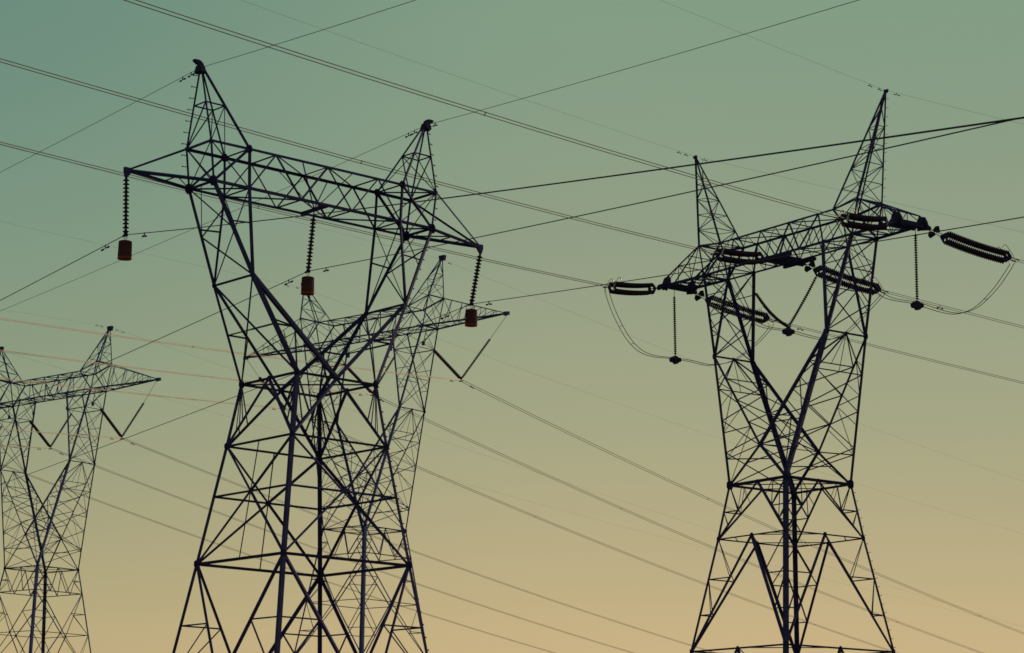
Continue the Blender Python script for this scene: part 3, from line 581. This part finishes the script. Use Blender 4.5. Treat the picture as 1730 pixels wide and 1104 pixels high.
# tension strings of the right pylon
T_disc = disc_mesh('insulator_disc', .165, .142, 14)
def tension(a, b, label, outgoing, horn):
    r = thing('tension_insulator', label, 'insulator', a, 0, 'paired tension insulators of the right pylon')
    d = b-a; L = d.length; dn = d.normalized(); h = V((dn.y, -dn.x, 0)).normalized(); up_ = h.cross(dn)
    if up_.z < 0: up_ = -up_
    n = 30; span = n*.142; link_l = L-span-.62; sag = .16
    def at(t, off=0): return dn*t*1.0 - V((0, 0, 1))*sag*4*max(0, min(1, t/L))*(1-max(0, min(1, t/L))) + h*off
    mb = MB()
    for o_ in (-.09, .09): mb.tube([at(.12, o_), at(link_l, o_*2.3)], .024, 6)
    mb.lathe([(0, .06), (.25, .06)], at(-.08), dn, 8); obj('link_rods', mb, M['plate'], r)
    if outgoing:
        for o_ in (-.32, .32):
            mb = MB(); c = at(.46, o_*.75)
            mb.plate([c+dn*x*.72+h*y*o_*1.3+up_*y*o_*2.3 for x, y in ((-.32, .0), (-.22, .32), (.05, .42), (.38, .05), (.12, -.12))], .05); obj('shackle_plate', mb, M['plate'], r)
    else:
        mb = MB(); c = at(link_l*.45); mb.plate([c+dn*x+up_*y for x, y in ((-.25, -.1), (.1, -.16), (.25, .0), (.0, .22))], .1); obj('shackle_plate', mb, M['plate'], r)
    for (t0, fl) in ((link_l, 1), (L-.34, -1)):
        for o_ in (-.21, .21):
            mb = MB(); c = at(t0, o_); e = at(t0+.3, o_)
            if fl > 0: pts = [c-up_*.07, c+up_*.07, e+up_*.36, e-up_*.36]
            else: pts = [c-up_*.36, c+up_*.36, e+up_*.07, e-up_*.07]
            mb.plate(pts, .05); obj('yoke_plate', mb, M['plate'], r)
        mb = MB(); c = at(t0+(.04 if fl > 0 else .26)); mb.tube([c-h*.24, c+h*.24], .03, 6); obj('yoke_pin', mb, M['plate'], r)
    s0 = link_l+.3
    for o_ in (-.21, .21):
        for u_ in (-.245, .245):
            prof = []; mb = MB(); pts = []
            pp = span/n; vs = []; fs = []; k0 = 12
            for i in range(n):
                for (fr, rr) in ((0, .05), (.35, .055), (.62, .13), (.8, .148), (.86, .06)): pts.append((s0+(i+fr)*pp, rr))
            for (t, rr) in pts:
                c = at(t, o_)+up_*u_
                for j in range(k0):
                    an = 2*math.pi*j/k0; vs.append(c+(h*math.cos(an)+up_*math.sin(an))*rr)
            for i in range(len(pts)-1):
                for j in range(k0): fs.append((i*k0+j, i*k0+(j+1) % k0, (i+1)*k0+(j+1) % k0, (i+1)*k0+j))
            mb.add(vs, fs+[tuple(range(k0-1, -1, -1)), tuple(range(len(vs)-k0, len(vs)))]); obj('insulator_string', mb, M['porc'], r, True)
    mb = MB(); e = at(L)
    for o_ in (-.2, .2): mb.tube([at(L-.1, o_*.6), at(L+.12, o_), at(L+.5, o_)-V((0, 0, .02))], .035, 8)
    obj('dead_end_clamp', mb, M['plate'], r)
    for o_ in (-1, 1):
        mb = MB(); z = V((0, 0, 1)); p0 = at(L-.12, o_*.34)
        mb.tube(smooth_path([p0+dn*.3-z*.3, p0+dn*.12+z*.1, p0-dn*.26+z*.52, p0-dn*.5+z*.62, p0-dn*.6+z*.47], 5), .02, 6); obj('corona_horn', mb, M['brass'], r)
        mb = MB(); c = p0-dn*.6+z*.47; mb.lathe([(-.05, .02), (-.025, .045), (.025, .045), (.05, .02)], c, z, 8); obj('horn_tip', mb, M['brass'], r)
    return r
side3 = ['left end', 'middle', 'right end']
for i in range(3):
    a = V(D['tin'][i]); b = V(D['w']['B_IN'][i][:3]); a = a+(b-a).normalized()*.3+V((0, 0, -.12))
    tension(a, b, ['solid dark insulator pair pointing left from the right pylon\'s lower left crossarm tip', 'solid dark insulator pair lying along the middle of the right pylon\'s crossarm', 'solid dark insulator pair below the base of the right pylon\'s tallest peak'][i], False, 1)
    a = V(D['tou'][i]); b = V(D['w']['B_OUT'][i][:3]); a = a+(b-a).normalized()*.3+V((0, 0, -.12))
    tension(a, b, ['ribbed insulator pair sloping down right behind the left fork of the right pylon', 'ribbed insulator pair crossing the right fork of the right pylon', 'ribbed insulator pair reaching the right picture edge against open sky'][i], True, 1)

# jumper loops, their insulators and weights
J_disc = disc_mesh('insulator_disc', .115, .15, 12)
def weight(p, yaw, label):
    r = thing('jumper_weight', label, 'weight', p, yaw, 'jumper loop weights')
    for (x, z, rad, ln) in ((-.26, -.14, .17, .34), (.28, -.10, .16, .30), (.02, -.2, .21, .3)):
        mb = MB(); mb.lathe([(0, rad*.9), (.02, rad), (ln-.02, rad), (ln, rad*.9)], (x, -ln/2, z), (0, 1, 0), 18); obj('weight_disc', mb, M['plate'], r)
    mb = MB(); mb.plate([(-.42, 0, -.2), (.42, 0, -.16), (.36, 0, .02), (.08, 0, .16), (-.08, 0, .16), (-.38, 0, .02)], .12); obj('bracket', mb, M['plate'], r)
jl = ['lower left', 'middle', 'right']
for i in range(3):
    hp = V(D['jh'][i]); wp = hp-V((0, 0, .18))
    if i != 1:
        tp = V(D['jt'][i]); ins = thing('jumper_insulator', ['vertical insulator string below the right pylon\'s left crossarm tip', 0, 'vertical insulator string below the right pylon\'s right crossarm tip'][i], 'insulator', tp, 0, 'jumper insulators')
        d = hp-tp; n = int(d.length/.15)-1; dn = d.normalized(); a = tp+dn*(d.length-n*.15)*.7
        mb = MB(); mb.tube([V((0, 0, .55)), a-tp], .02, 6); obj('top_rod', mb, M['plate'], ins)
        string_of_discs(ins, a, a+dn*n*.15, n, J_disc, tp)
        mb = MB(); mb.tube([a+dn*n*.15-tp, d-V((0, 0, .1))], .03, 6); obj('bottom_fitting', mb, M['plate'], ins)
    else:
        tl, tr, al, ar = (V(x) for x in D['jt'][1]); ins = thing('jumper_insulator', 'V-shaped insulator pair hanging inside the fork of the right pylon', 'insulator', hp, 0, 'jumper insulators')
        for t, att in ((tl, al), (tr, ar)):
            d = hp-t; n = int(d.length/.15); dn = d.normalized(); e = t+dn*n*.15; mb = MB(); mb.tube([att-hp, t-hp], .014, 5); obj('top_rod', mb, M['plate'], ins)
            up_ = V((0, 0, 1))
            for k in range(n):
                f0, f1 = k/n, (k+1)/n; sg = .28 if t is tl else .08
                p = t.lerp(e, f0)-up_*sg*4*f0*(1-f0); p2 = t.lerp(e, f1)-up_*sg*4*f1*(1-f1)
                o = link('insulator_disc', J_disc, None, ins); o.location = p-hp; o.rotation_euler = (p-p2).to_track_quat('Z', 'Y').to_euler()
        mb = MB(); mb.plate([(-.2, 0, .06), (0, 0, -.16), (.2, 0, .06)][::-1], .06); obj('yoke_plate', mb, M['plate'], ins)
    pth = smooth_path(D['jump'][i], 6); dd = pth[-1]-pth[0]; hz = V((dd.y, -dd.x, 0)).normalized()
    weight(wp, math.atan2(dd.y, dd.x), ['dark lumpy weight at the bottom of the left vertical insulator', 'dark lumpy weight at the foot of the V-shaped insulator', 'dark lumpy weight at the bottom of the right vertical insulator'][i])
    jr = thing('jumper_loop', ['twin cable loop drooping below the right pylon\'s left crossarm tip', 'twin cable loop drooping through the fork of the right pylon', 'twin cable loop drooping from the insulator at the right picture edge'][i], 'cable', pth[0], 0, 'jumper loops of the right pylon')
    for o_ in (-.2, .2):
        mb = MB(); mb.tube([p+hz*o_*(1 if 2 < k < len(pth)-3 else .9)-pth[0] for k, p in enumerate(pth)], .022, 6); obj('wire', mb, M['cable'], jr, True)
    for k in (14, 20, len(pth)-16):
        mb = MB(); mb.tube([pth[k]+hz*.22-pth[0], pth[k]-hz*.22-pth[0]], .016, 5); obj('spacer', mb, M['cable'], jr)

# V insulators of the two rear towers
def v_arm(a, b, r, pitch, mat_rods):
    mb = MB(); d = b-a; L = d.length; dn = d.normalized(); n = max(6, int(L/pitch)); prof = []
    for i in range(n):
        h = L*i/n; p_ = L/n
        prof += [(h, .05), (h+p_*.4, .06), (h+p_*.7, r), (h+p_*.8, r*.95), (h+p_*.85, .05)]
    mb.lathe(prof, (0, 0, 0), dn, 10); return mb
vlab = {'C': ['V-shaped insulator pair low behind the front pylon\'s waist', 'V-shaped insulator pair in the middle of the rear pylon, partly behind the front pylon', 'V-shaped insulator pair at the right of the rear pylon, against open sky'],
        'D': ['V-shaped insulator at the left picture edge, mostly cut off', 'V-shaped insulator pair inside the fork of the distant left pylon', 'V-shaped insulator pair right of the distant left pylon, under its crossarm tip']}
for t in 'CD':
    for i, pts in enumerate(D['V'][t]):
        ap, l0, la, r0, ra = (V(p) for p in pts)
        r = thing('v_insulator', vlab[t][i], 'insulator', ap, 0, 'V-shaped insulators of the rear pylons')
        for (s0, att, rad) in ((l0, la, .165), (r0, ra, .13)):
            mb = v_arm(s0, ap+(s0-ap).normalized()*.25, rad, .165, 0); o = obj('insulator_arm', mb, M['porc'], r, True); o.location = s0-ap
            mb = MB(); mb.tube([att-ap, s0-ap], .02, 5); mb.tube([s0-ap, (s0-ap)+(s0-att).normalized()*.12], .05, 6); obj('hanging_rod', mb, M['plate'], r)
        mb = MB(); yy = Matrix.Rotation(D['tow'][t]['yaw'], 3, 'Z'); mb.plate([yy @ V(p) for p in ((-.22, 0, .2), (0, 0, -.18), (.22, 0, .2))][::-1], .08)
        o = obj('yoke_plate', mb, M['plate'], r); mb = MB(); n_ = yy @ V((1, 0, 0)); mb.tube([n_*-.25+V((0, 0, -.16)), n_*.25+V((0, 0, -.16))], .05, 6); obj('suspension_clamp', mb, M['plate'], r)

# ------------------------------------------------------------------ cables
W = D['w']
def span(wd, grow=1.5, extra=25, zmin=3.5, n=48):
    x, y, z, ph, s, k, tm = wd; T = tm*grow+extra; dx, dy = math.sin(ph), math.cos(ph); out = []
    for i in range(n+1):
        t = T*i/n; zz = z+s*t+k*t*t
        if zz < zmin: break
        out.append(V((x+dx*t, y+dy*t, zz)))
    return out
def wat(wd, t):
    x, y, z, ph, s, k, tm = wd; return V((x+math.sin(ph)*t, y+math.cos(ph)*t, z+s*t+k*t*t))
def single(name, label, group, l, r, rad, mat):
    p = V(r[:3]); L = span(l); R_ = span(r); path = L[::-1]+R_[1:]
    o = thing(name, label, 'cable', p, 0, group); mb = MB(); mb.tube([a-p for a in path], rad, 6); obj('wire', mb, mat, o, True); return o
def twin(label, group, spans, rad, mats, sep=.2, step=38):
    p = V(spans[0][:3]); o = thing('twin_conductor', label, 'cable', p, 0, group)
    for sgn in (-1, 1):
        for kk, (wd, mt) in enumerate(zip(spans, mats)):
            h = V((math.cos(wd[3]), -math.sin(wd[3]), 0)); h = h if kk == 0 else -h
            mb = MB(); mb.tube([a+h*sep*sgn-p for a in span(wd)], rad, 6); obj('wire', mb, mt, o, True)
    for wd, mt in zip(spans, mats):
        h = V((math.cos(wd[3]), -math.sin(wd[3]), 0)); t = step*.7
        while t < wd[6]*1.2:
            c = wat(wd, t)-p; d = V((math.sin(wd[3]), math.cos(wd[3]), 0)); mb = MB(); mb.tube([c-h*(sep+.05)+d*.2, c-d*.0, c+h*(sep+.05)-d*.2], rad*1.1, 6); obj('spacer', mb, mt, o); t += step
    return o
g = 'conductors of the front pylon'
single('conductor', 'single cable clamped above the leftmost drum, uppermost of those crossing to the right edge', g, W['A_L'][0], W['A_R'][0], .0155, M['cable'])
single('conductor', 'single cable clamped above the middle drum and passing the right pylon\'s peaks', g, W['A_L'][1], W['A_R'][1], .0150, M['cable'])
single('conductor', 'single cable clamped above the right drum and passing the right pylon\'s crossarm', g, W['A_L'][2], W['A_R'][2], .0150, M['cable'])
g = 'earth wires of the front pylon'
single('earth_wire', 'thin wire over the front pylon\'s left peak', g, W['A_EL'][0], W['A_ER'][0], .010, M['cable'])
single('earth_wire', 'thin wire over the front pylon\'s right peak', g, W['A_EL'][1], W['A_ER'][1], .010, M['cable'])
g = 'twin conductors of the right pylon'
for i in range(3):
    twin(['twin cable ending at the right pylon\'s left crossarm tip from the left', 'twin cable ending at the middle of the right pylon\'s crossarm from the upper left', 'twin cable crossing the top left corner and ending near the right pylon\'s tallest peak'][i], g, [W['B_IN'][i]], .021, [M['brown']], .185, 46)
    twin(['twin cable leaving the ribbed insulator behind the right pylon\'s left fork', 'twin cable leaving the ribbed insulator that crosses the right pylon\'s right fork', 'short twin cable leaving the ribbed insulator at the right picture edge'][i], g, [W['B_OUT'][i]], .016, [M['alu']], .19, 60)
g = 'earth wires of the right pylon'
single('earth_wire', 'faint thin wire over the right pylon\'s shorter left peak', g, W['B_EI'][0], W['B_EO'][0], .0062, M['alu'])
single('earth_wire', 'faint thin wire over the right pylon\'s tallest peak', g, W['B_EI'][1], W['B_EO'][1], .0062, M['alu'])
g = 'twin conductors of the rear pylons'
lc = ['low', 'middle', 'right']
for i in range(3):
    twin(['twin cable through the V insulator low behind the front pylon\'s waist', 'twin cable through the rear pylon\'s middle V insulator', 'twin cable through the V insulator right of the rear pylon'][i], g, [W['C_IN'][i], W['C_OUT'][i]], .021, [M['sunlit'], M['alu']], .21, 52)
DI = [list(W['D_IN'][0]), W['D_IN'][0], W['D_IN'][1]]
for kk in range(3): DI[0][kk] = W['D_OUT'][0][kk]
for i in range(3):
    twin(['twin cable from the cut-off V insulator at the left edge, lowest of the three', 'twin cable through the V insulator inside the distant left pylon\'s fork', 'twin cable through the V insulator right of the distant left pylon'][i], g, [DI[i], W['D_OUT'][i]], .020, [M['sunlit'], M['alu']], .2, 58)
g = 'earth wires of the rear pylons'
single('earth_wire', 'barely visible wire over the rear pylon\'s left peak, behind the middle drum', g, W['C_EI'][0], W['C_EO'][0], .006, M['alu'])
single('earth_wire', 'barely visible wire over the rear pylon\'s right peak', g, W['C_EI'][1], W['C_EO'][1], .006, M['alu'])
DE0 = list(W['D_EI'][0])
for kk in range(3): DE0[kk] = W['D_EO'][0][kk]
single('earth_wire', 'barely visible wire over the distant left pylon\'s peak at the picture edge', g, DE0, W['D_EO'][0], .006, M['alu'])
single('earth_wire', 'barely visible wire over the distant left pylon\'s right peak', g, W['D_EI'][0], W['D_EO'][1], .006, M['alu'])

# ------------------------------------------------------------------ vibration dampers
dl = ['on the cable left of the leftmost drum', 'on the cable right of the leftmost drum', 'on the cable left of the middle drum', 'on the cable right of the middle drum', 'on the cable left of the right drum', 'on the cable right of the right drum',
 'on the thin wire nearest the front pylon\'s left peak', 'on the thin wire farther down from the front pylon\'s left peak', 'on the wire left of the front pylon\'s right peak, nearer', 'on the wire left of the front pylon\'s right peak, farther', 'on the thin wire right of the front pylon\'s right peak',
 'on the twin cable left of the rear pylon\'s right V insulator', 'on the twin cable right of the rear pylon\'s right V insulator', 'left of the rear pylon\'s middle V insulator', 'right of the rear pylon\'s middle V insulator', 'left of the rear pylon\'s low left V insulator', 'right of the rear pylon\'s low left V insulator',
 'left of the distant left pylon\'s right V insulator', 'right of the distant left pylon\'s right V insulator', 'left of the V insulator inside the distant left pylon', 'right of the V insulator inside the distant left pylon',
 'on the twin cable right of the right pylon\'s right jumper weight', 'on the twin cable right of the V-shaped jumper insulator', 'left of the right pylon\'s shorter peak, farther from the tip', 'left of the right pylon\'s shorter peak, nearer the tip', 'right of the right pylon\'s shorter peak', 'left of the right pylon\'s tallest peak, farther from the tip', 'left of the right pylon\'s tallest peak, nearer the tip', 'right of the right pylon\'s tallest peak',
 'left of the middle drum on the faint wire, farther out', 'left of the middle drum on the faint wire, nearer the drum', 'right of the rear pylon\'s right peak', 'left of the distant left pylon\'s right peak, nearer the tip', 'left of the distant left pylon\'s right peak, farther out', 'right of the distant left pylon\'s right peak, nearer the tip', 'right of the distant left pylon\'s right peak, farther out']
for (nm, i, t), lb in zip(D['damp'], dl):
    wd = W[nm][i]; big = nm in ('A_L', 'A_R'); p = wat(wd, t); d = V((math.sin(wd[3]), math.cos(wd[3]), wd[4])).normalized()
    twin_ = nm in ('C_IN', 'C_OUT', 'D_IN', 'D_OUT', 'B_OUT'); drop = .12 if not twin_ else .16
    o = thing('vibration_damper', 'small dumbbell damper '+lb, 'damper', p, 0, 'vibration dampers on the cables')
    L = .27 if big else .22 if twin_ else .2; rr = .036 if big else .05 if twin_ else .034; c = V((0, 0, -drop))
    mb = MB(); mb.tube([V((0, 0, .02)), c], .022, 6); mb.tube([c-d*L, c+d*L], .012, 5); obj('clamp', mb, M['plate'], o)
    for sgn in (-1, 1):
        mb = MB(); mb.lathe([(0, rr*.6), (.03, rr), (L*.62, rr), (L*.66, rr*.6)], c+d*sgn*L*.42, d*sgn, 8); obj('damper_weight', mb, M['plate'], o)
